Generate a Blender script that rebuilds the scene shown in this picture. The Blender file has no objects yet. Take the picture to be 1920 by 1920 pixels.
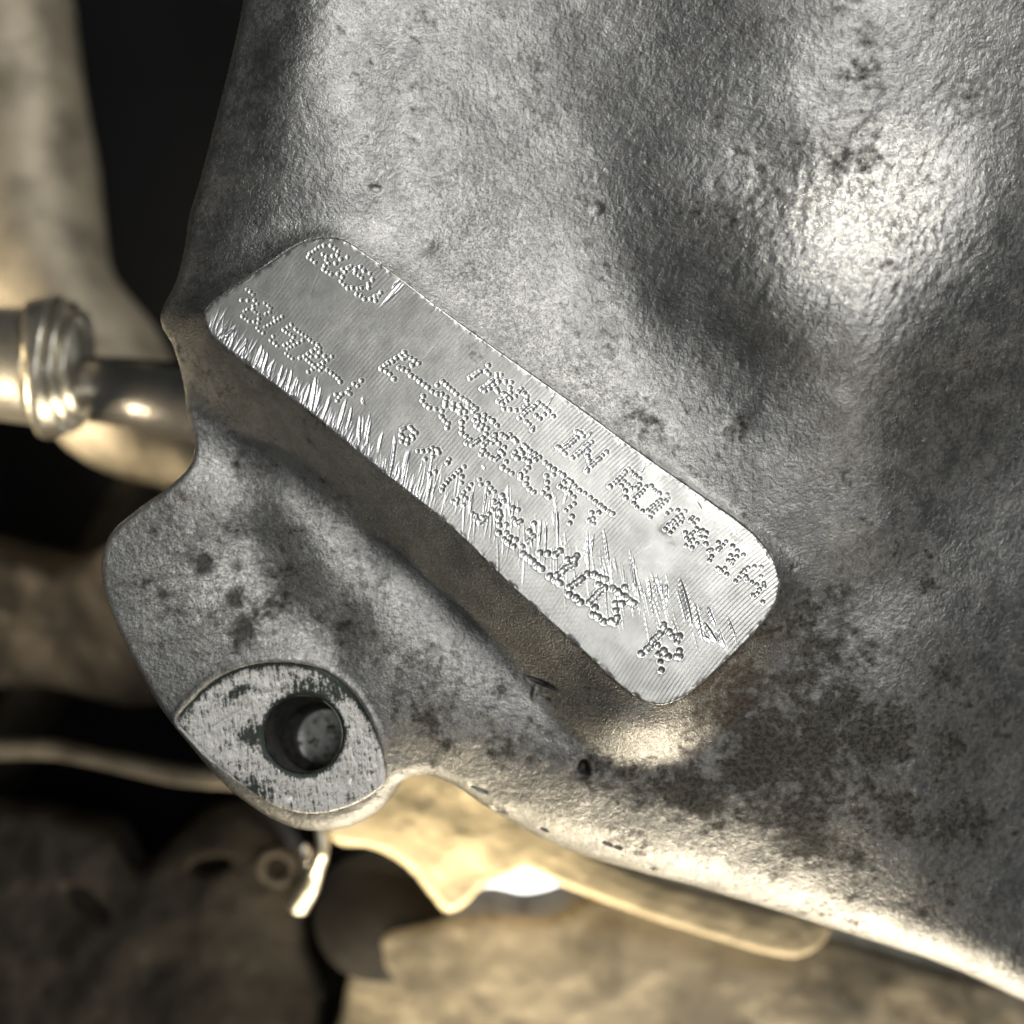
import bpy, math, random
import numpy as np
from mathutils import Vector
random.seed(4); np.random.seed(4)
S = bpy.context.scene
U = 5e-5                      # metres per photo pixel: the stamped pad is about 62 mm long
D = 3045.0                    # camera distance in the same pixels
def M(X, Y, Z=0.0):           # plane pixels (Y down) -> metres
    return Vector(((X-960)*U, (960-Y)*U, Z*U))
def W(px, py, z):             # a point seen at px,py that lies z above the pad plane
    k = (D-z)/D
    return 960+(px-960)*k, 960+(py-960)*k

# ------------------------------------------------------------ camera, world, lamps, exposure
cam = bpy.data.cameras.new('camera'); co = bpy.data.objects.new('camera', cam)
S.collection.objects.link(co); S.camera = co
co.location = (0, 0, D*U)
cam.sensor_width = 36; cam.lens = 18/(960/D)
cam.clip_start = 0.002; cam.clip_end = 10
cam.dof.use_dof = True; cam.dof.focus_distance = (D+25)*U
cam.dof.aperture_fstop = 11.5
S.render.resolution_x = 1024; S.render.resolution_y = 1024
S.view_settings.view_transform = 'Standard'; S.view_settings.look = 'None'
S.view_settings.exposure = 0.0; S.view_settings.gamma = 1.0
w = bpy.data.worlds.new('World'); S.world = w; w.use_nodes = True
w.node_tree.nodes['Background'].inputs[0].default_value = (0.55, 0.6, 0.62, 1)
w.node_tree.nodes['Background'].inputs[1].default_value = 0.05
def lamp(name, loc, aim, size, power, col, sy=None, spread=180):
    l = bpy.data.lights.new(name, 'AREA'); l.energy = power; l.color = col
    l.shape = 'RECTANGLE'; l.size = size; l.size_y = sy or size; l.spread = math.radians(spread)
    o = bpy.data.objects.new(name, l); S.collection.objects.link(o)
    o.location = loc
    o.rotation_euler = (Vector(aim)-Vector(loc)).to_track_quat('-Z', 'Y').to_euler()
    return o
lamp('key_light', (0.11, 0.18, 0.155), (0, 0, 0), 0.04, 0.37, (1.0, 0.98, 0.93), 0.04)  # key lamp from the upper right, its source out of view
lamp('overhead_light', (0.02, -0.03, 0.30), (0, 0, 0), 0.08, 0.092, (1.0, 0.99, 0.96))
lamp('glint_light', (0.062, 0.026, 0.155), (0.0, 0.0, 0), 0.012, 0.075, (1.0, 0.98, 0.95))  # added lamp without a visible source, placed to make the scratches glint
lamp('warm_low_light', (0.035, -0.15, -0.021), (0.0, -0.03, -0.012), 0.06, 0.20, (1.0, 0.87, 0.66), 0.04)
lamp('warm_sump_fill', (-0.03, -0.12, -0.008), (-0.008, -0.038, -0.036), 0.03, 0.016, (1.0, 0.84, 0.56), 0.03, 34)  # added narrow fill that brightens the cream rail, no source in view
lamp('warm_side_fill', (-0.14, -0.03, -0.022), (-0.036, 0.020, -0.055), 0.04, 0.032, (1.0, 0.84, 0.60), 0.04, 40)  # added narrow fill that warms the pipes at the left, no source in view
lamp('floor_light', (0.02, -0.22, -0.25), (0.005, -0.06, -0.40), 0.08, 2.5, (1.0, 0.99, 0.95))

# ------------------------------------------------------------ helpers
C = S.collection
def tag(o, label=None, cat=None, group=None, kind=None):
    if label: o['label'] = label
    if cat: o['category'] = cat
    if group: o['group'] = group
    if kind: o['kind'] = kind
    return o
def empty(name, loc, label, cat, group=None):
    o = bpy.data.objects.new(name, None); C.objects.link(o); o.location = loc
    o.empty_display_size = 0.005
    return tag(o, label, cat, group)
def link(name, me, mat, parent=None):
    o = bpy.data.objects.new(name, me); C.objects.link(o); me.materials.append(mat)
    if parent:
        o.parent = parent; o.matrix_parent_inverse.identity()
        o.location = -Vector(parent.location)
    return o
def mesh_np(name, V, F, smooth=True):
    me = bpy.data.meshes.new(name)
    V = np.asarray(V, np.float32); F = np.asarray(F, np.int32)
    me.vertices.add(len(V)); me.vertices.foreach_set('co', V.ravel())
    n, k = F.shape
    me.loops.add(n*k); me.loops.foreach_set('vertex_index', F.ravel())
    me.polygons.add(n)
    me.polygons.foreach_set('loop_start', np.arange(n, dtype=np.int32)*k)
    me.polygons.foreach_set('use_smooth', np.full(n, smooth))
    me.update(calc_edges=True); me.validate()
    return me
def noise(X, Y, cell, seed=0):
    r = np.random.RandomState(seed); G = r.rand(256, 256)
    x = X/cell+37.3*seed; y = Y/cell+11.7*seed
    xi = np.floor(x).astype(int); yi = np.floor(y).astype(int)
    fx = x-xi; fy = y-yi; fx = fx*fx*(3-2*fx); fy = fy*fy*(3-2*fy)
    g = lambda a, b: G[a & 255, b & 255]
    return ((g(xi, yi)*(1-fx)+g(xi+1, yi)*fx)*(1-fy)+(g(xi, yi+1)*(1-fx)+g(xi+1, yi+1)*fx)*fy)-0.5
def fbm(X, Y, cell, octv=4, seed=0):
    o = 0; a = 1
    for i in range(octv):
        c, s = math.cos(i*0.7+seed), math.sin(i*0.7+seed)
        o = o+a*noise(X*c-Y*s, X*s+Y*c, cell/2**i, seed*7+i); a *= 0.5
    return o
def smooth_poly(P, n=8, closed=True):
    P = np.array(P, float); m = len(P); out = []
    rng = range(m) if closed else range(m-1)
    for i in rng:
        p0, p1, p2, p3 = (P[(i-1) % m], P[i], P[(i+1) % m], P[(i+2) % m]) if closed else (P[max(i-1, 0)], P[i], P[i+1], P[min(i+2, m-1)])
        for k in range(n):
            t = k/n
            out.append(0.5*((2*p1)+(-p0+p2)*t+(2*p0-5*p1+4*p2-p3)*t*t+(-p0+3*p1-3*p2+p3)*t**3))
    if not closed: out.append(P[-1])
    return np.array(out)
def sdf(X, Y, P):
    """signed distance to a closed polygon, positive inside, with the nearest boundary point"""
    sh = X.shape; x = X.ravel(); y = Y.ravel()
    best = np.full(x.size, 1e18); bx = np.zeros(x.size); by = np.zeros(x.size); ins = np.zeros(x.size, bool)
    Q = np.roll(P, -1, 0)
    for (ax, ay), (cx, cy) in zip(P, Q):
        dx, dy = cx-ax, cy-ay; L = dx*dx+dy*dy
        if L < 1e-9: continue
        t = np.clip(((x-ax)*dx+(y-ay)*dy)/L, 0, 1)
        qx = ax+t*dx; qy = ay+t*dy; d = (x-qx)**2+(y-qy)**2
        m = d < best; best[m] = d[m]; bx[m] = qx[m]; by[m] = qy[m]
        if ay != cy:
            c = ((ay > y) != (cy > y)) & (x < (cx-ax)*(y-ay)/(cy-ay)+ax); ins ^= c
    d = np.sqrt(best); d[~ins] *= -1
    return d.reshape(sh), bx.reshape(sh), by.reshape(sh)
def ss(a, b, x):
    t = np.clip((x-a)/(b-a), 0, 1); return t*t*(3-2*t)
def grid_mesh(name, X, Y, Z, keep, attrs={}, skirt=0):
    """quads of a regular lattice where all four corners are kept"""
    ny, nx = X.shape
    idx = np.arange(nx*ny).reshape(ny, nx)
    k = keep[:-1, :-1] & keep[1:, :-1] & keep[:-1, 1:] & keep[1:, 1:]
    F = np.stack([idx[:-1, :-1][k], idx[1:, :-1][k], idx[1:, 1:][k], idx[:-1, 1:][k]], 1)
    used = np.zeros(nx*ny, bool); used[F.ravel()] = True
    mp = -np.ones(nx*ny, int); mp[used] = np.arange(used.sum())
    V = np.stack([(X.ravel()-960)*U, (960-Y.ravel())*U, Z.ravel()*U], 1)[used]
    F = mp[F]; A = {k_: v.ravel()[used] for k_, v in attrs.items()}
    if skirt:
        E = np.concatenate([F[:, [i, (i+1) % 4]] for i in range(4)])
        key = np.minimum(E[:, 0], E[:, 1])*10**7+np.maximum(E[:, 0], E[:, 1])
        _, inv, cnt = np.unique(key, return_inverse=True, return_counts=True)
        B = E[cnt[inv.ravel()] == 1]; b = np.unique(B)
        m2 = -np.ones(len(V), int); m2[b] = len(V)+np.arange(len(b))
        V2 = V[b].copy(); V2[:, 2] -= skirt*U
        F = np.concatenate([F, np.stack([B[:, 1], B[:, 0], m2[B[:, 0]], m2[B[:, 1]]], 1)])
        V = np.concatenate([V, V2]); A = {k_: np.concatenate([v, v[b]]) for k_, v in A.items()}
    me = mesh_np(name, V, F)
    for k_, v in A.items():
        a = me.attributes.new(k_, 'FLOAT', 'POINT'); a.data.foreach_set('value', v.astype(np.float32))
    return me

# ------------------------------------------------------------ materials
class NT:
    def __init__(s, name):
        s.m = bpy.data.materials.new(name); s.m.use_nodes = True; s.t = s.m.node_tree
        s.p = s.t.nodes['Principled BSDF']; s.co = s.t.nodes.new('ShaderNodeTexCoord').outputs['Object']
    def n(s, typ, **kw):
        x = s.t.nodes.new(typ)
        for k, v in kw.items():
            if isinstance(k, str) and hasattr(x, k): setattr(x, k, v)
        return x
    def put(s, sock, v):
        if hasattr(v, 'links') or isinstance(v, bpy.types.NodeSocket): s.t.links.new(v, sock)
        else: sock.default_value = v
    def noise(s, px, detail=4, rough=0.6, vec=None, dist=0):
        x = s.n('ShaderNodeTexNoise'); x.inputs['Scale'].default_value = 1/(px*U)
        x.inputs['Detail'].default_value = detail; x.inputs['Roughness'].default_value = rough
        x.inputs['Distortion'].default_value = dist
        s.t.links.new(vec or s.co, x.inputs['Vector']); return x.outputs['Fac']
    def stretch(s, ang, kx, ky):
        m = s.n('ShaderNodeMapping'); m.inputs['Rotation'].default_value = (0, 0, math.radians(ang))
        m.inputs['Scale'].default_value = (kx, ky, 1)
        m.vector_type = 'TEXTURE'; m.inputs['Scale'].default_value = (1/kx, 1/ky, 1)
        s.t.links.new(s.co, m.inputs['Vector']); return m.outputs['Vector']
    def vor(s, px, feat='F1'):
        x = s.n('ShaderNodeTexVoronoi'); x.feature = feat; x.inputs['Scale'].default_value = 1/(px*U)
        s.t.links.new(s.co, x.inputs['Vector']); return x.outputs['Distance']
    def attr(s, name):
        x = s.n('ShaderNodeAttribute'); x.attribute_name = name; return x.outputs['Fac']
    def ramp(s, v, a, b, lo=0.0, hi=1.0):
        x = s.n('ShaderNodeMapRange'); x.interpolation_type = 'SMOOTHSTEP'
        x.inputs['From Min'].default_value = a; x.inputs['From Max'].default_value = b
        x.inputs['To Min'].default_value = lo; x.inputs['To Max'].default_value = hi
        s.put(x.inputs['Value'], v); return x.outputs['Result']
    def math(s, op, a, b=0.0):
        x = s.n('ShaderNodeMath'); x.operation = op; s.put(x.inputs[0], a); s.put(x.inputs[1], b); return x.outputs[0]
    def mix(s, f, a, b):
        x = s.n('ShaderNodeMix'); x.data_type = 'RGBA'
        s.put(x.inputs[0], f)
        for i, v in ((6, a), (7, b)):
            if isinstance(v, tuple) and len(v) == 3: v = (*v, 1)
            s.put(x.inputs[i], v)
        return x.outputs[2]
    def bump(s, h, strength, dist_px, prev=None):
        x = s.n('ShaderNodeBump'); x.inputs['Strength'].default_value = strength
        x.inputs['Distance'].default_value = dist_px*U; s.t.links.new(h, x.inputs['Height'])
        if prev: s.t.links.new(prev, x.inputs['Normal'])
        return x.outputs['Normal']
    def done(s, col, rough, metal, normal=None, spec=0.5):
        if isinstance(col, tuple): col = (*col, 1)
        s.put(s.p.inputs['Base Color'], col); s.put(s.p.inputs['Roughness'], rough)
        s.put(s.p.inputs['Metallic'], metal); s.p.inputs['Specular IOR Level'].default_value = spec
        if normal: s.t.links.new(normal, s.p.inputs['Normal'])
        return s.m

def cast_material():
    a = NT('cast_aluminium')
    g = a.attr('grime_shade'); warm = a.attr('rust')
    n1 = a.noise(60, 6, 0.65); n2 = a.noise(9, 5, 0.7); n3 = a.noise(22, 5, 0.7)
    base = a.mix(a.ramp(n1, 0.35, 0.68), (0.31, 0.312, 0.31), (0.50, 0.50, 0.49))
    base = a.mix(a.ramp(n2, 0.57, 0.72), base, (0.20, 0.19, 0.175))
    pale = a.attr('pale')
    base = a.mix(a.math('MULTIPLY', pale, a.ramp(n2, 0.38, 0.56, 1.0, 0.25)), base, (0.80, 0.79, 0.75))
    n4 = a.noise(4.2, 3, 0.7)
    sk = a.attr('bulge_highlight')
    base = a.mix(a.math('MULTIPLY', sk, a.ramp(n2, 0.42, 0.56, 0.70, 0.0)), base, (0.84, 0.80, 0.71))  # painted highlight: lighter, warmer base colour on the bulge
    base = a.mix(a.math('MULTIPLY', a.ramp(n4, 0.50, 0.60), a.math('ADD', a.math('MULTIPLY', pale, 0.8), 0.18)), base, (0.10, 0.098, 0.09))
    gm = a.ramp(a.math('ADD', g, a.math('MULTIPLY', a.math('SUBTRACT', a.math('ADD', a.math('MULTIPLY', n3, 0.42), a.math('MULTIPLY', a.noise(120, 6, 0.68), 0.58)), 0.5), 4.2)), 0.12, 0.80)
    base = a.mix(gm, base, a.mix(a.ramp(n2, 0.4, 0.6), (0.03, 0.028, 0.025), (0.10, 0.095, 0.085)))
    base = a.mix(a.math('MULTIPLY', warm, a.ramp(n3, 0.35, 0.65)), base, (0.16, 0.095, 0.05))
    rough = a.math('ADD', a.math('SUBTRACT', a.ramp(n2, 0.3, 0.7, 0.31, 0.52), a.math('SUBTRACT', a.math('MULTIPLY', a.attr('bulge_highlight'), 0.10), a.math('MULTIPLY', pale, 0.12))), a.math('MULTIPLY', gm, 0.18))
    b1 = a.bump(a.noise(8, 4, 0.65), 0.35, 1.0)
    b2 = a.bump(a.noise(5.0, 3, 0.7), 1.0, 2.1, b1)
    return a.done(base, rough, a.math('SUBTRACT', a.ramp(gm, 0, 1, 0.95, 0.45), a.math('MULTIPLY', pale, 0.35)), b2)

def pad_material():
    a = NT('machined_aluminium')
    f = a.attr('fresh'); g = a.attr('grime_shade')
    n1 = a.noise(50, 5, 0.6); n2 = a.noise(14, 5, 0.65)
    fine = a.noise(3.0, 3, 0.6, a.stretch(50, 0.16, 1.0))
    base = a.mix(a.ramp(n1, 0.35, 0.7), (0.50, 0.50, 0.485), (0.63, 0.63, 0.61))
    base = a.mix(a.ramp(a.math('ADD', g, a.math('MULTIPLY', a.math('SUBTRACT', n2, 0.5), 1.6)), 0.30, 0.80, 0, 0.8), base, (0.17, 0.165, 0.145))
    base = a.mix(a.ramp(f, 0.05, 0.6), base, (0.97, 0.98, 1.0))
    rough = a.ramp(f, 0, 1, 0.40, 0.30)
    b = a.bump(fine, 0.3, 0.4)
    b = a.bump(a.noise(5, 4, 0.7), 0.3, 0.4, b)
    return a.done(base, rough, 0.92, b)

def face_material():
    a = NT('worn_spot_face')
    n1 = a.noise(16, 6, 0.75); n2 = a.noise(5, 4, 0.7)
    fib = a.noise(5.0, 4, 0.7, a.stretch(98, 0.18, 1.0)); fib2 = a.noise(6.0, 4, 0.7, a.stretch(60, 0.2, 1.0))
    s = a.math('ADD', a.math('MULTIPLY', fib, 0.38), a.math('ADD', a.math('MULTIPLY', n1, 0.42), a.math('MULTIPLY', n2, 0.24)))
    g = a.attr('grime_shade')
    s = a.math('SUBTRACT', s, a.math('MULTIPLY', g, 0.22))
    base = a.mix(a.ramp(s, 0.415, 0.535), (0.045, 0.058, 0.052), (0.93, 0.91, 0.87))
    b = a.bump(fib, 0.8, 2.2); b = a.bump(fib2, 0.6, 1.8, b); b = a.bump(n2, 0.5, 1.8, b)
    return a.done(base, a.ramp(s, 0.44, 0.62, 0.6, 0.34), a.ramp(s, 0.4, 0.6, 0.2, 0.55), b)

def plain(name, col, rough, metal, dark=0.5, cell=60, bump=1.5, lo=0.4, hi=0.65):
    a = NT(name)
    n = a.noise(cell, 5, 0.6)
    base = a.mix(a.ramp(n, lo, hi), col, tuple(c*dark for c in col))
    return a.done(base, rough, metal, a.bump(a.noise(cell/4, 4, 0.6), 0.6, bump*4))

# ------------------------------------------------------------ outlines (traced in photo pixels)
PAD = [(384,592),(390,576),(412,556),(455,527),(505,494),(545,467),(580,452),(620,447),(652,455),(690,480),(745,518),(830,583),(915,645),(1000,705),(1100,776),(1200,850),(1300,920),(1378,975),(1420,1010),(1448,1048),(1461,1090),(1456,1124),(1438,1158),(1400,1202),(1358,1243),(1310,1286),(1272,1312),(1232,1322),(1192,1306),(1150,1274),(1095,1222),(1028,1162),(950,1090),(872,1012),(800,950),(722,888),(640,820),(560,755),(480,695),(425,652),(396,625)]
PADP = smooth_poly(PAD, 6)
SIL = [(520,-330,-90),(470,-60,-90),(430,110,-90),(398,240,-90),(374,330,-90),(352,400,-90),(342,470,-90),(326,530,-95),(299,580,-100),(301,612,-105),(324,650,-110),(340,705,-115),(350,780,-120),(362,828,-120),(354,872,-115),(312,915,-110),(252,958,-105),(207,1000,-105),(190,1050,-105),(196,1112,-105),(226,1190,-105),(262,1262,-105),(302,1330,-110),(342,1380,-115),(396,1446,-120),(450,1500,-130),(505,1540,-140),(562,1562,-145),(622,1564,-145),(680,1546,-140),(722,1514,-140),(744,1480,-138),(768,1462,-138),(802,1459,-138),(850,1478,-140),(902,1514,-150),(960,1552,-155),(1025,1592,-160),(1105,1626,-170),(1205,1655,-180),(1320,1685,-190),(1500,1738,-210),(1750,1815,-230),(2300,2000,-260),(2600,1500,-260),(2600,-330,-200),(1500,-400,-100)]
SILP = smooth_poly([W(*p) for p in SIL], 6)
ZF = -112.0
FACE = [(333,1352),(362,1310),(402,1274),(452,1250),(510,1240),(568,1244),(622,1266),(668,1306),(698,1356),(714,1404),(721,1462),(704,1484),(664,1508),(610,1524),(560,1524),(506,1506),(456,1472),(410,1434),(366,1392)]
FACEP = smooth_poly([W(x, y, ZF) for x, y in FACE], 6)
HC = W(568, 1378, ZF); HR = 77.0
HOLEP = np.array([(HC[0]+HR*math.cos(t), HC[1]+HR*math.sin(t)) for t in np.linspace(0, 2*math.pi, 64, endpoint=False)])

CTRL = [(250,1050,-92),(300,1200,-94),(350,1000,-93),(420,1150,-99),(410,940,-104),(560,1225,-104),(340,1320,-98),(230,1120,-92),
(440,880,-130),(478,1010,-136),(528,1120,-136),(625,1205,-130),(530,950,-101),(610,1060,-98),(705,1160,-96),(800,1255,-95),(900,1330,-95),(850,1405,-108),
(430,780,-116),(560,890,-126),(700,1010,-129),(850,1140,-127),(1000,1280,-113),(1080,1330,-106),(740,1400,-112),
(790,1420,-122),(860,1445,-130),(950,1490,-140),(1050,1545,-152),(1150,1590,-162),(1300,1640,-178),(1500,1700,-195),(1800,1790,-220),
(1050,1420,-104),(1100,1470,-112),(1250,1480,-106),(1400,1540,-118),(1280,1400,-96),(1400,1350,-82),(1550,1300,-72),(1500,1150,-52),(1650,1500,-115),(1700,1350,-98),(1750,1150,-88),(1850,1450,-190),(1700,1650,-160),(1500,1600,-135),
(385,700,-112),(365,600,-96),(390,520,-52),(370,430,-72),(415,360,-55),(430,260,-55),(470,120,-60),(375,820,-118),(430,470,-32),
(480,440,-22),(560,400,-16),(640,410,-18),(520,330,-14),(610,320,-8),(680,350,-20),(765,340,-68),(760,260,-66),(750,150,-70),(600,240,-8),(680,240,-20),(520,140,-14),(600,20,-14),(715,430,-36),
(800,300,-80),(800,440,-62),(780,500,-40),(860,540,-38),(930,610,-28),(1020,680,-24),(1110,750,-20),(1200,820,-17),(1300,890,-13),(1400,960,-11),
(960,450,-72),(900,350,-86),(1000,280,-88),(1050,520,-68),(1130,620,-56),(1220,720,-44),(1200,560,-58),(900,180,-92),(950,20,-94),
(1045,300,-88),(1045,160,-92),(1150,140,-74),(1150,-40,-76),(1300,80,-30),(1300,-100,-34),(1450,60,26),(1450,-120,20),(1150,300,-74),(1150,450,-68),(1300,240,-22),(1300,400,-8),(1300,540,-4),(1450,300,6),(1450,420,52),(1450,570,66),(1600,290,34),(1480,220,30),(1740,270,20),(1600,400,58),(1600,500,86),(1600,600,94),(1750,450,52),(1740,580,60),(1380,680,-10),(1500,710,42),(1600,760,52),(1600,130,44),(1850,400,14),(1880,620,-40),(1730,740,14),(1960,430,-70),(1600,-60,58),
(1400,830,-4),(1550,900,2),(1650,1000,-26),(1510,1020,-24),(1800,900,-110),(1750,1000,-84),(1600,1100,-60),(2150,900,-260),(2150,300,-170),(2150,1400,-330),(2150,1900,-330),(1950,0,-40),(1950,1150,-190),(2500,600,-320),(2500,1500,-420),(1500,-350,30),(700,-350,-60)]
cp = np.array([(*W(*c), c[2]) for c in CTRL], float)
def tps_k(r2): return np.where(r2 > 1e-9, r2*np.log(r2+1e-12), 0.0)
_x = cp[:, 0]/1000; _y = cp[:, 1]/1000; n = len(cp)
K = tps_k((_x[:, None]-_x[None])**2+(_y[:, None]-_y[None])**2)+np.eye(n)*0.0015
Pm = np.stack([np.ones(n), _x, _y], 1)
A_ = np.zeros((n+3, n+3)); A_[:n, :n] = K; A_[:n, n:] = Pm; A_[n:, :n] = Pm.T
sol = np.linalg.solve(A_, np.concatenate([cp[:, 2], np.zeros(3)]))
def base_h(X, Y):
    x = X/1000; y = Y/1000; o = sol[n]+sol[n+1]*x+sol[n+2]*y
    for i in range(n): o = o+sol[i]*tps_k((x-_x[i])**2+(y-_y[i])**2)
    return o
def blob(X, Y, px, py, rx, ry=None, ang=0, z=-100, p=1.0):
    cx, cy = W(px, py, z); ry = ry or rx
    c, s = math.cos(math.radians(ang)), math.sin(math.radians(ang))
    u = ((X-cx)*c+(Y-cy)*s)/rx; v = (-(X-cx)*s+(Y-cy)*c)/ry
    return np.exp(-(u*u+v*v)**p)

# ------------------------------------------------------------ the casting body
casting = empty('engine_casting', M(960, 960, -100), 'rough grey cast aluminium engine housing with a dot-stamped machined pad and a bolt lug', 'engine casting')
STEP = 2.6
gx = np.arange(120, 2330, STEP); gy = np.arange(-260, 2010, STEP)
X, Y = np.meshgrid(gx, gy)
sdp, _, _ = sdf(X, Y, PADP)
sds, _, _ = sdf(X, Y, SILP)
# pull lattice points that pass near the cut face or its hole exactly on to that edge
sdf_, fx, fy = sdf(X, Y, FACEP)
near = np.abs(sdf_) < STEP*0.55
X = np.where(near, fx, X); Y = np.where(near, fy, Y); sdf_ = np.where(near, 0.0, sdf_)
H = base_h(X, Y)
H = H+fbm(X, Y, 90, 3, 3)*3+fbm(X, Y, 16, 2, 5)*0.5+noise(X, Y, 6.5, 77)*1.1
# streaky casting skin on the bulge and the dome
ca, sa = math.cos(math.radians(-55)), math.sin(math.radians(-55))
st = noise((X*ca+Y*sa)/2.6, -X*sa+Y*ca, 7, 9)+0.6*noise((X*ca+Y*sa)/2.2, -X*sa+Y*ca, 12, 12)
H = H+st*(2.6*blob(X, Y, 1600, 400, 330, 330, z=30)+1.0*blob(X, Y, 600, 330, 170, 130, z=-10)+1.2*blob(X, Y, 1650, 1450, 260, 200))
# pad wall
d = np.maximum(-sdp, 0)
slope = 1.08+1.5*ss(900, 1450, X)*ss(1100, 800, Y)-0.7*blob(X, Y, 1200, 1340, 130, 90, 0, -40)
wall = -3.0-slope*d
k = 44.0
hh = np.clip(0.5+0.5*(wall-H)/k, 0, 1)
Hw = H*(1-hh)+wall*hh+k*hh*(1-hh)
Hw = np.where(d < 1.5, np.maximum(np.minimum(Hw, -3.0), -3.5), Hw)
lim = -2.2+np.where(d < 40, d*0.55, 1e9)
Hw = np.minimum(Hw, lim)
H = np.where(sdp > 1, -9.0, Hw)
# face recess
wf = ss(0.0, 0.9, sdf_)
H = H*(1-wf)+(ZF-9)*wf
# small lip standing round the upper arc of the recess
H = H+np.where(sdf_ <= 0, 4.0*np.exp(-((sdf_+6)/6.0)**2), 0)*ss(1500, 1440, Y)
# defects: slit, pit, scars
def dent(px, py, rx, ry, ang, depth, z=-100, p=2):
    global H
    H = H-depth*blob(X, Y, px, py, rx, ry, ang, z, p)
dent(1017, 1280, 26, 5, 22, 16); dent(1002, 1300, 5, 13, 10, -5); dent(1020, 1308, 12, 4, 20, 6)
dent(1095, 1441, 10, 15, 5, 26); dent(1390, 782, 16, 34, 48, 4, 0, 1); dent(1120, 388, 12, 12, 0, 6, -60)
dent(705, 355, 10, 7, 0, 6, -40); dent(800, 462, 16, 15, 0, 7, -60, 1); dent(1600, 285, 90, 22, -50, 4, 40, 1)
for q in [(935,1522,16,5),(960,1550,9,4),(1140,1585,12,4),(1160,1592,8,4),(1228,1640,10,4),(898,1478,16,3),(1020,1560,9,3)]:
    dent(q[0], q[1], q[2], q[3], 24, 8, -150)
rs = np.random.RandomState(11)
for i in range(150):
    a, b = rs.uniform(760, 1780), rs.uniform(260, 1600); r = rs.uniform(3, 7)
    m = (np.abs(X-a) < 25) & (np.abs(Y-b) < 25) & (sdp < -12)
    H[m] -= (rs.uniform(-3.0, 3.5)*np.exp(-((X[m]-a)**2+(Y[m]-b)**2)/r**2))
# rounding down to the silhouette, then the side of the casting
R = 14+24*ss(1380, 1500, Y)*ss(380, 480, X)+62*ss(1400, 1550, Y)*ss(850, 1150, X)+16*ss(700, 300, Y)*ss(900, 300, X)
tt = np.clip(1-sds/R, 0, 1)
H = H-R*1.0*(1-np.sqrt(np.clip(1-tt*tt, 0, 1)))
out = np.maximum(-sds, 0)
H = H-out*26
grime_shade = (0.44*blob(X, Y, 1560, 1400, 430, 280, 15, -100, 2)+0.10*blob(X, Y, 1420, 1330, 200, 150)+0.40*blob(X, Y, 1180, 1470, 170, 55, 15)
 +0.12*blob(X, Y, 1780, 1500, 170, 300)+0.14*blob(X, Y, 1520, 1180, 170, 110)+0.34*blob(X, Y, 1390, 790, 55, 30, -45)+0.16*blob(X, Y, 1350, 400, 220, 150)+0.2*blob(X, Y, 1800, 800, 130, 130))
for (a, b, r1, r2, an, v) in [(380,1056,14,22,20,.55),(290,1087,34,9,-18,.5),(306,1112,12,10,0,.5),(442,1112,18,26,-10,.5),(458,1180,12,34,28,.6),(440,1056,9,18,0,.5),(327,1206,34,12,-10,.35),(500,880,20,36,0,.35),(345,932,26,9,0,.4),(338,1155,24,12,30,.4),(1395,1440,50,30,10,.35),(1290,1500,50,26,0,.4),(1450,1400,60,40,0,.3),(1560,1590,90,40,0,.35),(1120,570,9,9,0,.25),(940,640,7,14,0,.3),(560,1240,60,9,0,.25),(1095,1441,10,15,0,.8),(1017,1280,26,5,22,.6),(830,1390,60,20,30,.2),(980,1400,90,40,35,.25)]:
    grime_shade = grime_shade+v*blob(X, Y, a, b, r1, r2, an)
grime_shade = grime_shade+0.3*np.where(sdp < 0, np.exp(-(sdp/7.0)**2), 0)*(0.4+0.6*ss(700, 1100, X))
grime_shade = grime_shade-0.25*blob(X, Y, 930, 480, 200, 150)-0.3*ss(1500, 1640, Y)*ss(1500, 1200, X)
grime_shade = grime_shade-0.6*blob(X, Y, 1195, 1375, 90, 60, -10)+0.13+0.16*blob(X, Y, 480, 1150, 300, 260, -40, -100, 2)+0.1*blob(X, Y, 850, 1350, 260, 120, 35)-0.1*blob(X, Y, 850, 330, 350, 300)
rust = 0.25*blob(X, Y, 1560, 690, 90, 60)+0.35*blob(X, Y, 345, 935, 40, 15)+0.25*blob(X, Y, 1300, 1290, 160, 100)+0.2*blob(X, Y, 1750, 730, 100, 60)
hole_d = np.hypot(X-HC[0], Y-HC[1])
pale = 1.2*blob(X, Y, 350, 1120, 170, 210, -30)+0.75*blob(X, Y, 900, 450, 150, 190, -25, -80)+0.8*blob(X, Y, 1080, 720, 190, 70, 35, -30)+0.9*blob(X, Y, 740, 1240, 230, 75, 42)+0.5*blob(X, Y, 560, 990, 110, 120)+0.4*blob(X, Y, 1350, 1560, 300, 50, 15, -160)
keep = (sds > -9) & (hole_d > HR+7) & (sdp < 14)
body_me = grid_mesh('cast_body', X, Y, H, keep, {'grime_shade': np.clip(grime_shade, 0, 1.2), 'rust': np.clip(rust, 0, 1), 'pale': np.clip(pale*0.65, 0, 1), 'bulge_highlight': np.clip(blob(X, Y, 1610, 400, 190, 130, -45, 60)*1.2, 0, 1)})
CAST = cast_material()
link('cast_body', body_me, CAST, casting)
del X, Y, H, Hw, sdp, sds

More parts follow.
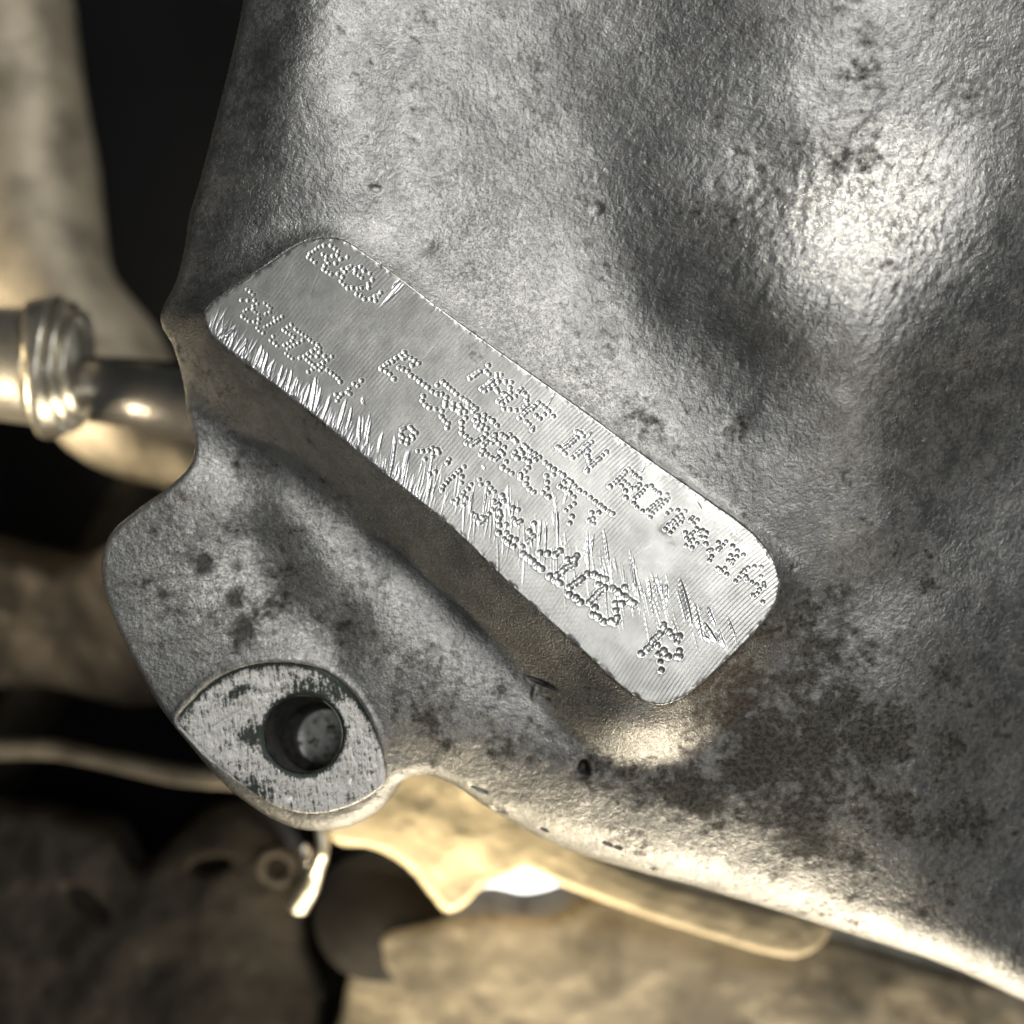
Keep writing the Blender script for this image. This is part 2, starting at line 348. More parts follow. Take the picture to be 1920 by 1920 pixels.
# ------------------------------------------------------------ stamped pad
DOTS = [
(420,520,10.667,"350,460 480,465 615,465 460,245 530,290 590,340 675,530 590,575 815,520 890,570 940,610 920,700 840,735 470,645 410,685 375,785 440,825 500,880 605,890 705,830 590,645 635,695 700,740 690,920 670,1020 720,1075 790,1115 1015,810 1170,790 1100,840 1030,880 960,920 890,960 820,1000 990,1180 935,1265 1015,1315 1070,1370 1355,945 1280,990 1200,1050 1260,1100 1335,1145 1400,1190 1440,1045 1505,1095 1575,1140 1650,1180 1720,1250 1785,1305 1880,1350 1580,1260 1490,1310 1420,1350 1345,1390 1280,1435 1365,1280 1290,1320 1215,1360 1245,1525 1310,1575 1375,1625"),
(540,600,10.667,"570,580 490,620 405,680 330,735 240,765 605,490 640,560 640,640 390,795 470,730 595,725 450,850 510,895 740,725 885,730 790,800 710,850 630,900 560,945 490,990 410,1040 650,1000 700,940 790,1005 870,1060 940,1110 1000,1165 1050,1235 1320,1275 1400,1315 1470,1210 960,1490 1080,1490 1190,1440 1245,1475 1030,1540 990,1615 1230,1370"),
(560,440,10.667,"195,450 270,500 335,555 225,385 295,345 355,295 425,250 510,215 650,220 730,275 800,330 490,390 560,430 555,510 600,575 690,430 780,410 745,575 850,490 980,450 530,620 505,690 580,745 650,790 880,690 790,785 885,850 850,935 910,1000 985,1070 995,670 1055,640 1140,690 1240,640 1310,720 1130,770 1210,815 1270,860 1075,1060 1190,1080 1260,1065 1165,1190 1245,1225 1320,1290 1405,1065 1400,990 1480,900 1650,1160 1600,1220 1530,1230 1440,1290 1545,1320 1430,780 930,740"),
(690,630,9.6,"655,300 590,350 510,400 445,455 370,490 310,530 245,590 330,630 400,680 470,770 560,570 630,590 720,630 700,370 770,390 840,440 915,490 780,710 860,750 930,810 1010,870 1080,920 800,520 640,400 1000,1080 980,1165 1040,1240 1110,1290 1220,1310 1340,1350 1390,1250 1400,1190 1420,1100 1330,1040 1250,1040 1160,995 1250,880 1350,820 1410,870 1470,930 1535,980 1595,1040 1690,1110 1755,1150 1330,1450 1380,1520 1450,1570 1430,1650 1690,1550 1760,1470 1690,1650 1540,1210 1530,1290 1620,1340 1680,1310 1750,1360 1690,1740 1770,1800 1840,1870 1650,1240"),
(820,730,9.6,"440,590 510,510 440,790 515,850 590,920 540,970 620,990 690,950 740,910 820,870 880,800 980,870 1040,820 1160,810 1045,920 900,950 980,960 1110,970 840,1000 830,1100 790,1170 900,1170 980,1230 1050,1260 1100,1220 1180,1160 1140,1110 1210,1040 1240,1300 1180,1400 1265,1460 1345,1510 1500,1530 1580,1470 1640,1410 1240,860 1310,810 1380,890 1420,930 730,480 670,550 740,580 840,540 850,460 930,520 1000,565 710,650 780,710 820,650 900,700 1080,650 1410,1120 1560,1000 1610,1050 1680,1110 1570,1250 1530,1150 1650,1300 1690,1190 1760,1160 1840,1220 1770,1260 1380,1190 1450,1240 650,400 630,290 700,350 560,310 440,350 350,370 410,420 380,290 290,240 560,230 510,170 430,150 340,80 1610,1600 1600,1700 1660,1790 1740,1850 1500,1590"),
(870,660,9.6,"110,470 180,430 230,390 290,350 440,235 405,350 455,395 590,400 675,400 520,510 590,460 480,540 430,580 375,625 320,665 380,700 460,660 540,590 620,530 750,530 855,540 830,640 590,670 620,720 715,745 840,730 780,780 735,815 675,850 625,890 700,930 770,880 840,830 930,790 720,1020 825,1030 940,1045 1035,660 985,710 1085,740 1140,790 1130,870 1145,950 1095,990 1045,1040 1340,910 1275,970 1225,1020 1165,1050 1110,1095 1065,1140 1000,1190 1410,960 1470,1010 1530,1060 1610,1155 1300,1140 1370,1200 1450,1120 1125,1250 1180,1300 1245,1360 1230,1400"),
(1030,790,9.6,"490,180 560,210 610,265 500,290 440,345 395,385 340,440 285,465 225,510 160,460 290,580 760,370 700,415 645,460 600,510 550,550 495,600 420,650 705,530 690,620 720,700 1030,550 960,610 905,670 860,700 810,760 755,800 690,850 680,890 1430,850 1370,900 1330,960 1280,1010 1225,1060 1170,1110 1095,1165 1480,910 1550,970 1630,1030 1620,1140 1350,1080 1420,1140 1480,1200 1300,1150 1370,1250 1380,1370 1570,1200 90,860 190,920 80,960 340,1050 400,1090 465,1160 545,1240 640,1290 740,1370 830,1440 920,1510 990,1570 1070,1620 760,1640 890,1640 790,1750 270,1090 195,1170 285,1220 370,1290 450,1360 450,1480 370,1540 300,1600 410,1710 370,1830 800,1840 1140,1660 720,1780"),
(960,800,9.6,"70,460 210,340 260,390 340,450 420,490 490,560 600,640 680,710 760,760 620,880 750,870 840,840 640,1000 630,1110 560,1180 660,1260 400,1190 320,1110 230,800 300,740 320,640 220,580 140,410 930,870 260,930 150,870"),
(1130,860,9.6,"790,500 880,490 940,570 740,570 690,620 635,670 575,710 560,800 620,870 720,940 820,930 860,1050 900,980 960,920 1030,870 1080,820 1140,760 1190,710 1020,620 1160,640 980,780 920,840 870,870 1040,740 1160,980 1220,920 1350,930 1490,940 1340,1060 1410,1010 1280,1120 1240,1170 1180,1190 1130,1260 1220,1330 1280,1260 1330,1190 1410,1140 1440,1070 1620,1050 1710,1100 1640,1160 1580,1100 1690,1250 1490,1330 1590,1370 1640,1320 1740,1310 1800,1290 1870,1330 1510,1430 1620,1450 1500,1560 1610,1600 1700,1520 1770,1410 1850,1420 1860,1530 1570,1500"),
(1270,960,9.6,"580,870 620,800 560,700 610,680 730,680 770,640 830,590 740,550 880,530 1000,610 1080,700 1190,770 1070,800 960,780 920,880 1010,870 980,930 730,1010 790,1050 860,1010 890,1120 1050,1240 1110,1180 1165,1110 1215,1050 1275,1000 1390,980 1520,990 1260,1220 1340,1260 1430,1310 1560,1280 1480,1390 1560,1340 1510,1160 1440,1460 1370,1500 1540,1620 510,570 1230,1160"),
(740,780,9.6,"130,245 180,220 290,205 330,255 385,300 120,340 165,385 245,410 335,405 320,350 230,490 130,455 415,630 510,630 610,620 680,570 765,600 795,660 690,650 685,730 550,770 985,780 955,840 635,1040 730,1000 1250,910 1170,980 1110,1030 1050,1090 985,1140 940,1200 880,1260 860,1330 1215,1090 1210,1200 1220,1430 1130,1500 1050,1530 1290,1480 1240,1600 1110,1560 1250,1370 1320,1310 1380,1230 1530,1140 1560,1230 1680,1210 1740,1290 1690,1380 1800,1360 1790,1520 1400,1750 1470,1790 1570,1820 1640,1830 1820,1620 1770,1680 1700,1760"),
(850,900,9.6,"180,260 60,350 240,330 200,460 350,620 420,700 540,720 480,760 600,650 660,610 720,530 740,350 880,280 910,370 820,440 830,570 850,640 820,700 830,810 950,800 820,950 960,950 1030,1030 920,1060 990,1120 1090,1190 1130,1070 1240,1190 1320,1120 1380,1080 1440,1010 1080,700 1140,770 1210,740 1080,500 1170,530 1260,1330 1350,1400 1430,1460 1510,1540 1590,1600 1560,1310 1700,1320 1840,1340 1450,780 1370,920 1740,1730 1840,1800"),
(1000,1010,9.6,"120,260 270,260 400,280 480,220 60,480 140,550 300,670 390,750 430,650 520,590 570,540 650,490 620,380 740,370 780,310 730,460 480,800 660,870 740,810 820,760 880,710 970,630 1100,640 1200,700 1300,730 650,1000 770,1060 850,1140 1010,1140 1080,1070 1150,1000 1210,930 1290,880 1180,820 1110,1240 1080,1360 1170,1410 1270,1490 1400,1480 1470,1510 1510,1420 1490,1290 1480,1170 1600,1160 1430,890 1530,950 1640,880 1650,1040 1740,1120 1810,1160 1590,1030"),
(1180,1120,9.6,"215,1010 310,930 380,870 420,780 490,720 560,650 620,560 620,490 720,610 780,700 860,800 900,700 510,860 620,960 530,1020 700,1060 850,1060 900,960 910,1060 560,1160 580,1310")]
pts = []
for ci, (ox, oy, sc, s) in enumerate(DOTS):
    for t in s.split():
        a, b = t.split(','); x = ox+float(a)/sc; y = oy+float(b)/sc
        if all((x-p[0])**2+(y-p[1])**2 > 14 for p in pts): pts.append((x, y, ci))
PS = 1.3
gx = np.arange(376, 1470, PS); gy = np.arange(440, 1330, PS)
X, Y = np.meshgrid(gx, gy)
sd, bx, by = sdf(X, Y, PADP)
m = (sd < 0.0) & (sd > -PS*1.5)
X = np.where(m, bx, X); Y = np.where(m, by, Y)
near = (sd >= 0) & (sd < PS*0.45); X = np.where(near, bx, X); Y = np.where(near, by, Y)
keep = sd > -PS*1.45
Z = fbm(X, Y, 90, 3, 21)*1.0+fbm(X, Y, 14, 3, 22)*0.12
fresh = np.zeros_like(X)
# cutter marks: arcs of a large fly cutter
r1 = np.hypot(X-1990, Y-1770)+3*fbm(X, Y, 200, 2, 23)
amp = 0.02+0.11*ss(1000, 1230, X)+0.02*ss(620, 760, X)
amp = amp*(0.5+1.0*ss(-0.3, 0.3, fbm(X, Y, 60, 2, 24)))
Z = Z+amp*np.sin(r1*2*math.pi/7.2)
r2 = np.hypot(X-760, Y+2600)
Z = Z+0.07*np.sin(r2*2*math.pi/8.5)*blob(X, Y, 960, 1090, 150, 70, 45, 0)
def win(x0, y0, x1, y1, pad):
    i0 = max(int((min(y0, y1)-pad-gy[0])/PS), 0); i1 = max(int((max(y0, y1)+pad-gy[0])/PS)+2, 0)
    j0 = max(int((min(x0, x1)-pad-gx[0])/PS), 0); j1 = max(int((max(x0, x1)+pad-gx[0])/PS)+2, 0)
    return slice(i0, i1), slice(j0, j1)
def gouge(x0, y0, x1, y1, wd, depth, fr=1.0, bow=0.0):
    w_ = win(x0, y0, x1, y1, wd*2+abs(bow)+3)
    x = X[w_]; y = Y[w_]
    if x.size == 0: return
    dx, dy = x1-x0, y1-y0; L = math.hypot(dx, dy)
    if L < 1: return
    t = ((x-x0)*dx+(y-y0)*dy)/(L*L); v = -((x-x0)*(-dy)+(y-y0)*dx)/L-bow*4*np.clip(t, 0, 1)*(1-np.clip(t, 0, 1))
    q = np.clip(t, 0, 1); tp = np.clip(np.sin(math.pi*q)**0.6, 0, 1)*((t > 0) & (t < 1))
    wv = np.maximum(wd*(0.35+0.65*tp), 0.3)
    s = v/wv
    Z[w_] -= depth*tp*np.where(s < 0.45, np.clip(1+(s-0.45)/1.45, 0, 1), np.clip(1-(s-0.45)/0.55, 0, 1))
    Z[w_] += depth*0.25*tp*np.exp(-((np.abs(s)-1.25)/0.3)**2)
    fresh[w_] = np.maximum(fresh[w_], fr*tp*np.clip(1.3-np.abs(s), 0, 1))
rg = random.Random(8)
def c1(a, b): return 360+a/3.84, 430+b/3.84
def c2(a, b): return 700+a/3.84, 600+b/3.84
def c3(a, b): return 1000+a/3.84, 780+b/3.84
BIG = [(c1,320,690,235,800,6),(c1,290,720,210,790,6),(c1,400,790,330,880,5),(c1,545,880,500,1040,5),(c1,600,930,550,1060,4),(c1,690,1000,640,1140,4),(c1,760,1060,720,1180,4),(c1,930,1130,870,1340,5),(c1,1150,1270,1110,1450,5),(c1,1290,1380,1260,1560,4),(c1,250,700,190,770,3),(c1,390,780,360,910,5),(c1,505,830,440,1000,7),(c1,520,860,480,1010,5),(c1,720,1010,680,1170,5),(c1,655,970,610,1120,4),(c1,890,1060,850,1330,7),(c1,850,1110,800,1270,5),(c1,1110,1220,1050,1450,6),(c1,1210,1340,1200,1530,6),(c1,1280,1330,1240,1520,4),(c1,1000,1180,930,1390,4),(c1,1470,1490,1415,1800,5),(c1,1570,1580,1515,1830,5),(c1,1230,1200,1240,1270,3),(c1,1380,1440,1340,1620,3),(c1,1540,380,1400,520,4),(c1,1520,370,1370,550,3),(c1,1500,360,1440,430,4),
(c2,255,930,210,1180,5),(c2,155,810,110,1150,4),(c2,968,1180,985,1420,5),(c2,812,1200,785,1430,4),(c2,715,1230,690,1400,3),(c2,1205,1440,1190,1640,4),(c2,1235,1450,1240,1600,4),(c2,1540,1510,1550,1830,5),(c2,1590,1520,1570,1700,4),(c2,1655,1500,1700,1820,5),(c2,1315,1350,1325,1560,6),(c2,1290,1240,1320,1360,3),(c2,1440,1130,1370,1330,3),(c2,420,1120,370,1330,3),(c2,780,1040,800,1090,2),(c2,1860,1680,1885,1900,3),(c2,1300,540,1250,620,2),
(c3,825,1160,850,1380,4),(c3,1050,1170,1135,1510,9),(c3,1155,1340,1215,1615,6),(c3,1255,1370,1310,1510,6),(c3,1230,1490,1315,1625,9),(c3,1235,1590,1275,1630,6),(c3,1330,1530,1390,1690,5),(c3,1390,1440,1460,1640,4),(c3,1310,1560,1350,1660,4),(c3,690,950,745,1310,4),(c3,730,1150,750,1300,4),(c3,960,1180,965,1350,4),(c3,880,1160,890,1300,3),(c3,920,1170,925,1320,3),(c3,1170,610,1210,680,2),(c3,1390,730,1460,860,2.5),(c3,800,330,760,430,2),(c3,430,100,400,150,2)]
for f, a, b, c_, d_, wd in BIG:
    p, q = f(a, b), f(c_, d_)
    bw = rg.uniform(-2, 2)
    gouge(*p, *q, wd*0.58, wd*0.28, 1.0, bw)
    for _ in range(4):
        o = rg.uniform(-1.1, 1.1)*wd; u0, u1 = rg.uniform(-0.1, 0.45), rg.uniform(0.6, 1.12)
        gouge(p[0]+(q[0]-p[0])*u0+o, p[1]+(q[1]-p[1])*u0, p[0]+(q[0]-p[0])*u1+o*0.9, p[1]+(q[1]-p[1])*u1, rg.uniform(0.9, 1.9), rg.uniform(0.3, 0.8), rg.uniform(0.6, 1), bw)
for i in range(300):                                   # torn edge along the lower left side
    t = rg.random()**1.15; x = 392+t*400; y = 628+t*322-rg.uniform(-6, 10)
    L = rg.uniform(14, 62)*(1-0.35*t); a = math.radians(rg.uniform(56, 86)+t*10)
    gouge(x+L*math.cos(a), y-L*math.sin(a), x-4, y+4, rg.uniform(0.7, 1.8), rg.uniform(0.15, 0.75), rg.uniform(0.3, 1), rg.uniform(-2, 2))
for i in range(150):                                   # rub marks across the lower stamp
    t = rg.random(); x = 770+t*500+rg.uniform(-20, 30); y = 880+t*260+rg.uniform(-50, 40)
    L = rg.uniform(20, 90); a = math.radians(106-t*34+rg.uniform(-6, 6))
    gouge(x, y, x+L*math.cos(a), y+L*math.sin(a), rg.uniform(0.9, 2.3), rg.uniform(0.2, 0.9), rg.uniform(0.15, 0.8), rg.uniform(-3, 3))
for i in range(60):                                    # loose hairline scratches
    x = rg.uniform(420, 1420); y = rg.uniform(470, 1280); L = rg.uniform(20, 110); a = math.radians(rg.uniform(-70, -30) if i % 3 else rg.uniform(0, 180))
    gouge(x, y, x+L*math.cos(a), y+L*math.sin(a), 0.9, 0.25, 0.4, rg.uniform(-3, 3))
# dot-peened characters
rd = random.Random(5)
for x0, y0, ci in pts:
    r = {3: 5.6, 4: 5.9, 7: 5.9, 6: 5.6, 12: 7.0, 13: 7.6, 11: 6.2, 0: 4.4, 1: 4.8, 2: 4.8}.get(ci, 5.3)*rd.uniform(0.82, 1.02)
    if ci in (11, 12) and y0 > 1030: r = 7.2
    dep = r*0.26*rd.uniform(0.8, 1.15)
    w_ = win(x0, y0, x0, y0, r*2.2)
    x = X[w_]; y = Y[w_]; dd = np.hypot((x-x0), (y-y0)*1.05)/r
    bowl = np.clip(1-dd*dd, 0, 1)
    Z[w_] = Z[w_]*(1-0.6*bowl)-dep*bowl+dep*0.20*np.exp(-((dd-1.16)/0.22)**2)
    fresh[w_] = np.maximum(fresh[w_], 0.55*np.exp(-((dd-1.05)/0.25)**2))
    fresh[w_] *= (1-0.8*np.clip(1-dd*1.2, 0, 1))
Z = np.where(sd < 2.6, Z-0.9*(1-np.clip(sd/2.6, 0, 1))**2, Z)
edge_n = fbm(X, Y, 12, 3, 31)
Z = Z-np.clip(edge_n+0.15, 0, 1)*3.0*np.exp(-(np.clip(sd, 0, 99)/5)**2)
g = np.zeros_like(X)
for (a, b, r1_, r2_, an, v) in [(890,665,22,30,-30,.6),(815,590,20,9,35,.5),(740,515,14,7,20,.6),(1330,990,40,24,35,.35),(1385,1010,16,30,-20,.5),(1250,1000,16,34,-35,.45),(1245,990,10,20,0,.4),(985,880,18,16,0,.3),(1060,940,16,18,0,.45),(1020,870,14,18,0,.4),(1330,1290,90,18,-42,.5),(1210,1300,60,18,30,.35),(1380,1225,60,14,-46,.45),(1232,1240,24,20,0,.5),(1240,1270,10,22,0,.4),(1140,960,22,22,0,.3),(945,1060,10,6,0,.3),(590,545,20,30,0,.25),(640,500,120,30,35,.16),(1100,1190,10,14,0,.25),(1310,1140,10,30,-35,.45),(430,575,40,14,-35,.25)]:
    g = g+v*blob(X, Y, a, b, r1_, r2_, an, 0)
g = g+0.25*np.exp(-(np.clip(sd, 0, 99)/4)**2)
for x0, y0, ci in pts:                                # shade painted into the dot bottoms so they read as pits
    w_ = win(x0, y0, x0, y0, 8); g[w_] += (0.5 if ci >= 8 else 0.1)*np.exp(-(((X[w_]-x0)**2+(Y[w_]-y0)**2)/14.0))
pad_me = grid_mesh('stamped_pad', X, Y, Z, keep, {'fresh': np.clip(fresh, 0, 1), 'grime_shade': np.clip(g, 0, 1)}, skirt=12)
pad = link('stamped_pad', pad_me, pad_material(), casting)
pad['label'] = 'smooth machined raised pad covered in dot-stamped characters and bright scratches'

# ------------------------------------------------------------ spot face and bolt bore on the lug
FS = 1.9
gx = np.arange(FACEP[:, 0].min()-6, FACEP[:, 0].max()+6, FS); gy = np.arange(FACEP[:, 1].min()-6, FACEP[:, 1].max()+6, FS)
X, Y = np.meshgrid(gx, gy)
sd, bx, by = sdf(X, Y, FACEP); hd, hx, hy = sdf(X, Y, HOLEP)
keep = (sd > -FS*1.45) & (hd < FS*1.45)
m = (sd < FS*0.4); X = np.where(m, bx, X); Y = np.where(m, by, Y)
m = (hd > -FS*0.4); X = np.where(m & keep, hx, X); Y = np.where(m & keep, hy, Y)
hr = np.hypot(X-HC[0], Y-HC[1])-HR
Z = ZF+fbm(X, Y, 60, 3, 41)*2.0+fbm(X, Y, 10, 3, 42)*1.0-7*np.clip(1-hr/9, 0, 1)**2-2.5*np.clip(1-sd/5, 0, 1)**2
for (a, b, rx, ry, an, dp) in [(547,1495,5,6,0,5),(659,1459,4,7,10,5),(697,1449,8,2.5,-18,4),(500,1300,18,6,-15,3),(420,1350,50,2.0,-32,2),(450,1470,3,26,15,2)]:
    Z = Z-dp*blob(X, Y, a, b, rx, ry, an, ZF)
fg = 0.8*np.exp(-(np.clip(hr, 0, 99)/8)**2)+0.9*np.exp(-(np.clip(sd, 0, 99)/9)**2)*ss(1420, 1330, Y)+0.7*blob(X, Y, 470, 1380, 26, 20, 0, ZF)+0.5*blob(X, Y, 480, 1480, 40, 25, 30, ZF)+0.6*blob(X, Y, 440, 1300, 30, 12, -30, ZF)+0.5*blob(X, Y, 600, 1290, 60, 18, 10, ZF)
fme = grid_mesh('spot_face', X, Y, Z, keep, {'grime_shade': np.clip(fg, 0, 1)}, skirt=6)
sf = link('spot_face', fme, face_material(), casting)
sf['label'] = 'scratched bright bolt seat machined into the lug around the hole'

def ring_mesh(name, rings, closed_end=False, seg=72, jag=0):
    """rings: (cx, cy, z, r) in plane pixels"""
    V = []; F = []
    for (cx, cy, z, r) in rings:
        for i in range(seg):
            t = 2*math.pi*i/seg; rr = r*(1+jag*math.sin(i*2.3+z*0.1)*0.5)
            V.append(M(cx+rr*math.cos(t), cy+rr*math.sin(t), z)[:])
    for j in range(len(rings)-1):
        for i in range(seg):
            F.append((j*seg+i, j*seg+(i+1) % seg, (j+1)*seg+(i+1) % seg, (j+1)*seg+i))
    return mesh_np(name, V, F)
bore = []
for i, z in enumerate(np.linspace(0, 1, 26)):
    zz = ZF-6-z*190; bore.append((HC[0]+z*24, HC[1]+z*34, zz, HR-2-3*min(z*12, 1)-14*float(ss(0.66, 0.78, z))+0.9*(i % 2)*(z > .1)))
bm_ = ring_mesh('bolt_bore', bore[::-1])
bo = link('bolt_bore', bm_, plain('grimy_bore', (0.10, 0.098, 0.094), 0.5, 0.6, 0.45, 18, 1.2), casting)
gx = np.linspace(-80, 80, 90); X, Y = np.meshgrid(gx, gx); rr = np.hypot(X, Y)
bz = ZF-6-188
X2 = X+HC[0]+24; Y2 = Y+HC[1]+34
Z = bz+10*np.clip(1-((X-10)**2+(Y-8)**2)/52**2, -0.3, 1)+fbm(X, Y, 22, 4, 51)*9
fl = grid_mesh('bore_floor', X2, Y2, Z, rr < 76, {})
a = NT('bore_floor_metal')
v = a.noise(16, 6, 0.75)
fmt = a.done(a.mix(a.ramp(v, 0.54, 0.60), (0.9, 0.9, 0.87), (0.04, 0.036, 0.03)), 0.5, 0.2, a.bump(a.noise(8, 4, 0.7), 0.8, 3))
flo = link('bore_floor', fl, fmt, None); flo.parent = bo

# ------------------------------------------------------------ things behind, out of focus
def tube(name, path, mat, parent=None, seg=40, n=10, wob=0.0, caps=True):
    path = [(p[0], p[1], p[2]*1.8, p[3]) for p in path]
    """path: (px, py, z, r) where the photo sees them; r as seen, in photo pixels"""
    P = [(*W(p[0], p[1], p[2]), p[2], p[3]*(D-p[2])/D) for p in path]
    P = smooth_poly(P, n, closed=False)
    V = []; F = []
    for i, p in enumerate(P):
        a = Vector(M(*P[max(i-1, 0)][:3])); b = Vector(M(*P[min(i+1, len(P)-1)][:3])); tdir = (b-a).normalized()
        u = tdir.cross(Vector((0, 0, 1))).normalized(); v = u.cross(tdir); c = M(*p[:3])
        for k in range(seg):
            t = 2*math.pi*k/seg; r = p[3]*U*(1+wob*math.sin(3*t+i*0.37)*0.5+wob*math.sin(t*2-i*0.21)*0.5)
            V.append((c+u*r*math.cos(t)+v*r*math.sin(t))[:])
    m = len(P)
    for i in range(m-1):
        for k in range(seg):
            F.append((i*seg+k, i*seg+(k+1) % seg, (i+1)*seg+(k+1) % seg, (i+1)*seg+k))
    if caps:
        for e, i in ((0, 0), (1, m-1)):
            V.append(M(*P[i][:3])[:]); c = len(V)-1
            for k in range(seg):
                q = (i*seg+k, i*seg+(k+1) % seg, c, c); F.append(q if e else (q[1], q[0], c, c))
    V = np.array(V)
    me = bpy.data.meshes.new(name)
    me.from_pydata([tuple(v) for v in V], [], [tuple(f[:3]) if f[2] == f[3] else tuple(f) for f in F])
    for p in me.polygons: p.use_smooth = True
    me.update()
    return link(name, me, mat, parent)
def slab(name, outline, z, thick, mat, parent=None, rnd=14, cell=8, dome=0, wob=3, holes=(), seed=60):
    z = z*1.8
    """a solid block: rounded, uneven top seen at depth z, with real side walls"""
    P = smooth_poly([W(x, y, z) for x, y in outline], 5)
    gx = np.arange(P[:, 0].min()-cell, P[:, 0].max()+2*cell, cell); gy = np.arange(P[:, 1].min()-cell, P[:, 1].max()+2*cell, cell)
    X, Y = np.meshgrid(gx, gy); sd, bx, by = sdf(X, Y, P)
    m = sd < cell*0.4; keep = sd > -cell*1.45
    X = np.where(m, bx, X); Y = np.where(m, by, Y); s = np.clip(sd, 0, rnd)
    tt = 1-s/rnd
    Z = z-rnd*(1-np.sqrt(np.clip(1-tt*tt, 0, 1)))+fbm(X, Y, 160, 3, seed)*wob*4+dome*np.clip(sd/150, 0, 1)
    for (hx, hy, rx, ry, an, dp) in holes: Z = Z-dp*blob(X, Y, hx, hy, rx, ry, an, z, 2)
    me = grid_mesh(name, X, Y, Z, keep, {}, skirt=thick)
    return link(name, me, mat, parent)

TAN = plain('tan_cast_metal', (0.46, 0.40, 0.30), 0.55, 0.35, 0.55, 160, 2)
BROWN = plain('dull_brown_metal', (0.055, 0.045, 0.034), 0.75, 0.15, 0.45, 150, 2)
DARK = plain('dark_painted_metal', (0.016, 0.013, 0.011), 0.9, 0.0, 0.4, 150, 2)
STEEL = plain('bright_steel', (0.70, 0.66, 0.60), 0.24, 0.95, 0.8, 90, 0.5)
PLATED = plain('plated_steel', (0.74, 0.70, 0.60), 0.34, 0.9, 0.75, 60, 0.5)
CREAM = plain('sunlit_cream_metal', (0.66, 0.56, 0.38), 0.6, 0.2, 0.8, 120, 2)

t = empty('coolant_pipe', M(200, 500, -760), 'thick tan metal pipe curving down behind the casting past the hose fitting, far left', 'pipe')
tube('pipe_wall', [(-60,-300,-800,150),(-10,60,-800,150),(40,300,-790,135),(86,540,-770,130),(185,700,-760,132),(262,795,-760,112),(330,850,-760,70),(380,880,-760,50)], TAN, t, 56, 12, 0.03)
t = empty('fuel_line', M(150, 730, -430), 'shiny steel fuel line with a stacked ring fitting at the left edge of the casting', 'fuel line')
tube('steel_tube', [(60,722,-430,58),(160,728,-430,62),(250,738,-430,66),(340,752,-420,72),(470,775,-420,74)], STEEL, t, 48, 10)
for (x0, x1, r, sk) in ((86,112,132,0),(112,134,122,3),(134,152,104,5)):
    tube('clamp_ring', [(x0,688,-400,r*0.95),(x0+2,688,-400,r),((x0+x1)/2,689,-400,r*1.02),(x1-2,690,-400,r),(x1,690,-400,r*0.9)], PLATED, t, 64, 4)
tube('ferrule', [(-160,680,-410,100),(0,683,-410,106),(86,688,-405,112)], PLATED, t, 56, 6)
t = empty('brake_pipe', M(180, 1050, -900), 'dim brown pipe slanting through the dark gap left of the lug', 'pipe')
tube('pipe_wall', [(330,840,-900,46),(240,960,-900,48),(170,1100,-900,50),(60,1320,-900,55),(-40,1500,-900,60)], BROWN, t, 40, 10)
t = empty('gearbox_housing', M(240, 1200, -640), 'dull brown rounded housing behind the lower left of the lug', 'housing')
slab('housing_wall', [(-200,1010),(60,1040),(150,1045),(240,1010),(360,1080),(520,1250),(560,1420),(430,1400),(330,1330),(240,1330),(150,1310),(60,1290),(-200,1280)], -620, 260, BROWN, t, 60, 9, 40, 6, seed=61)
slab('flange', [(-200,1400),(60,1392),(150,1408),(250,1428),(350,1446),(460,1450),(520,1490),(430,1482),(330,1474),(230,1452),(140,1432),(60,1424),(-200,1430)], -540, 60, plain('flange_metal', (0.34, 0.30, 0.24), 0.5, 0.4, 0.6, 80, 2), t, 12, 6, 0, 2, seed=62)
t = empty('starter_bracket', M(280, 1600, -560), 'brown cast bracket with a dark leaf-shaped slot below the lug', 'bracket')
slab('bracket_plate', [(-200,1560),(40,1530),(110,1545),(200,1560),(255,1640),(330,1570),(390,1525),(460,1520),(520,1560),(560,1640),(570,1760),(600,1900),(520,2150),(200,2200),(-200,2150)], -560, 140, BROWN, t, 26, 7, 20, 5, holes=[(395,1622,44,17,-14,90),(160,1690,60,22,40,50)], seed=63)
t = empty('cable_eyelet', M(520, 1620, -470), 'small round eyelet with a bright bent tab just below the lug', 'eyelet')
def torus(name, px, py, z, R_, r_, mat, parent, tilt=0.5):
    z *= 1.8; V = []; F = []; c = M(*W(px, py, z), z); k = (D-z)/D
    for i in range(48):
        for j in range(16):
            a, b = 2*math.pi*i/48, 2*math.pi*j/16
            x = (R_+r_*math.cos(b))*math.cos(a); y = (R_+r_*math.cos(b))*math.sin(a); zz = r_*math.sin(b)
            V.append((c.x+x*k*U, c.y+(y*math.cos(tilt)-zz*math.sin(tilt))*k*U, c.z+(y*math.sin(tilt)+zz*math.cos(tilt))*k*U))
            F.append((i*16+j, ((i+1) % 48)*16+j, ((i+1) % 48)*16+(j+1) % 16, i*16+(j+1) % 16))
    return link(name, mesh_np(name, V, F), mat, parent)
torus('eye_ring', 521, 1622, -470, 32, 13, BROWN, t, 0.3)
tube('bent_tab', [(598,1540,-420,8),(604,1570,-420,11),(604,1600,-420,12),(592,1632,-440,15),(578,1664,-450,20),(556,1700,-460,22)], PLATED, t, 24, 8)
tube('tab_tip', [(566,1586,-440,9),(572,1600,-440,10),(578,1620,-440,9)], STEEL, t, 20, 6)
t = empty('oil_pan_rail', M(800, 1580, -420), 'warm cream sunlit sump rail running under the casting edge', 'sump rail')
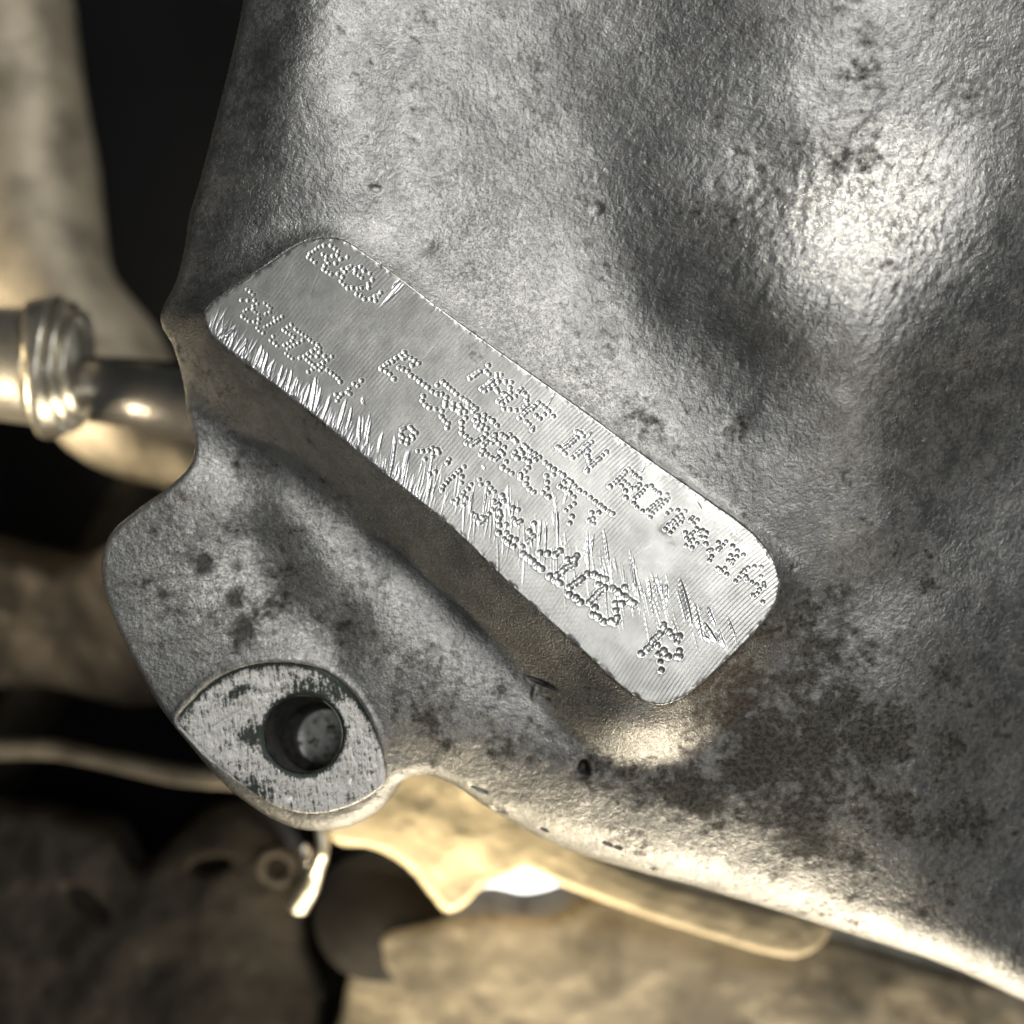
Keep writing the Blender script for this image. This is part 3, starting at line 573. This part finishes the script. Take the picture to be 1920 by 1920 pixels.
slab('rail_face', [(590,1540),(640,1500),(720,1440),(800,1400),(900,1450),(1010,1540),(1120,1600),(1240,1650),(1400,1690),(1560,1730),(1500,1800),(1330,1760),(1180,1712),(1062,1667),(1020,1647),(990,1634),(980,1634),(945,1651),(905,1668),(868,1704),(835,1712),(805,1680),(770,1635),(730,1606),(690,1592),(630,1585)], -420, 120, CREAM, t, 22, 6, 10, 4, seed=64)
t = empty('sump_wall', M(1300, 1850, -700), 'broad tan sump wall below the casting edge and under the small bright gap', 'sump')
slab('wall_face', [(700,1762),(800,1736),(860,1722),(925,1716),(985,1728),(1050,1714),(1100,1686),(1180,1680),(1330,1720),(1560,1760),(1850,1840),(2300,1960),(2300,2400),(620,2400),(640,1900)], -520, 300, TAN, t, 22, 9, 20, 5, seed=66)
t = empty('splash_guard', M(650, 1900, -900), 'dark splash guard filling the bottom left below the round pulley', 'splash guard')
slab('guard_panel', [(300,1640),(560,1650),(760,1700),(830,1745),(806,1830),(860,1960),(830,2100),(900,2400),(200,2400),(100,1900)], -640, 200, DARK, t, 24, 10, 10, 4, seed=68)
t = empty('drive_pulley', M(710, 1700, -560), 'dark round pulley edge half hidden below the cream rail', 'pulley')
tube('pulley_rim', [(712,1716,-600,118),(712,1716,-560,122),(712,1716,-530,120)], DARK, t, 72, 4)

# ------------------------------------------------------------ setting behind everything
def sheet(name, x0, y0, x1, y1, z, mat, kind='structure', n=40, wob=20, seed=70):
    gx = np.linspace(x0, x1, n); gy = np.linspace(y0, y1, n); X, Y = np.meshgrid(gx, gy)
    o = link(name, grid_mesh(name, X, Y, z+fbm(X, Y, 400, 3, seed)*wob, np.ones_like(X, bool)), mat); o['kind'] = kind
    return o
sheet('floor', -9000, -9000, 11000, 11000, -8200, plain('pale_concrete', (0.80, 0.80, 0.78), 0.8, 0.0, 0.92, 900, 3))
sheet('dark_backdrop', -4000, -4000, 560, 6000, -1900, plain('black_void', (0.004, 0.004, 0.005), 1.0, 0.0, 0.6, 300, 2))  # added black sheet standing in for the unlit depth behind the parts
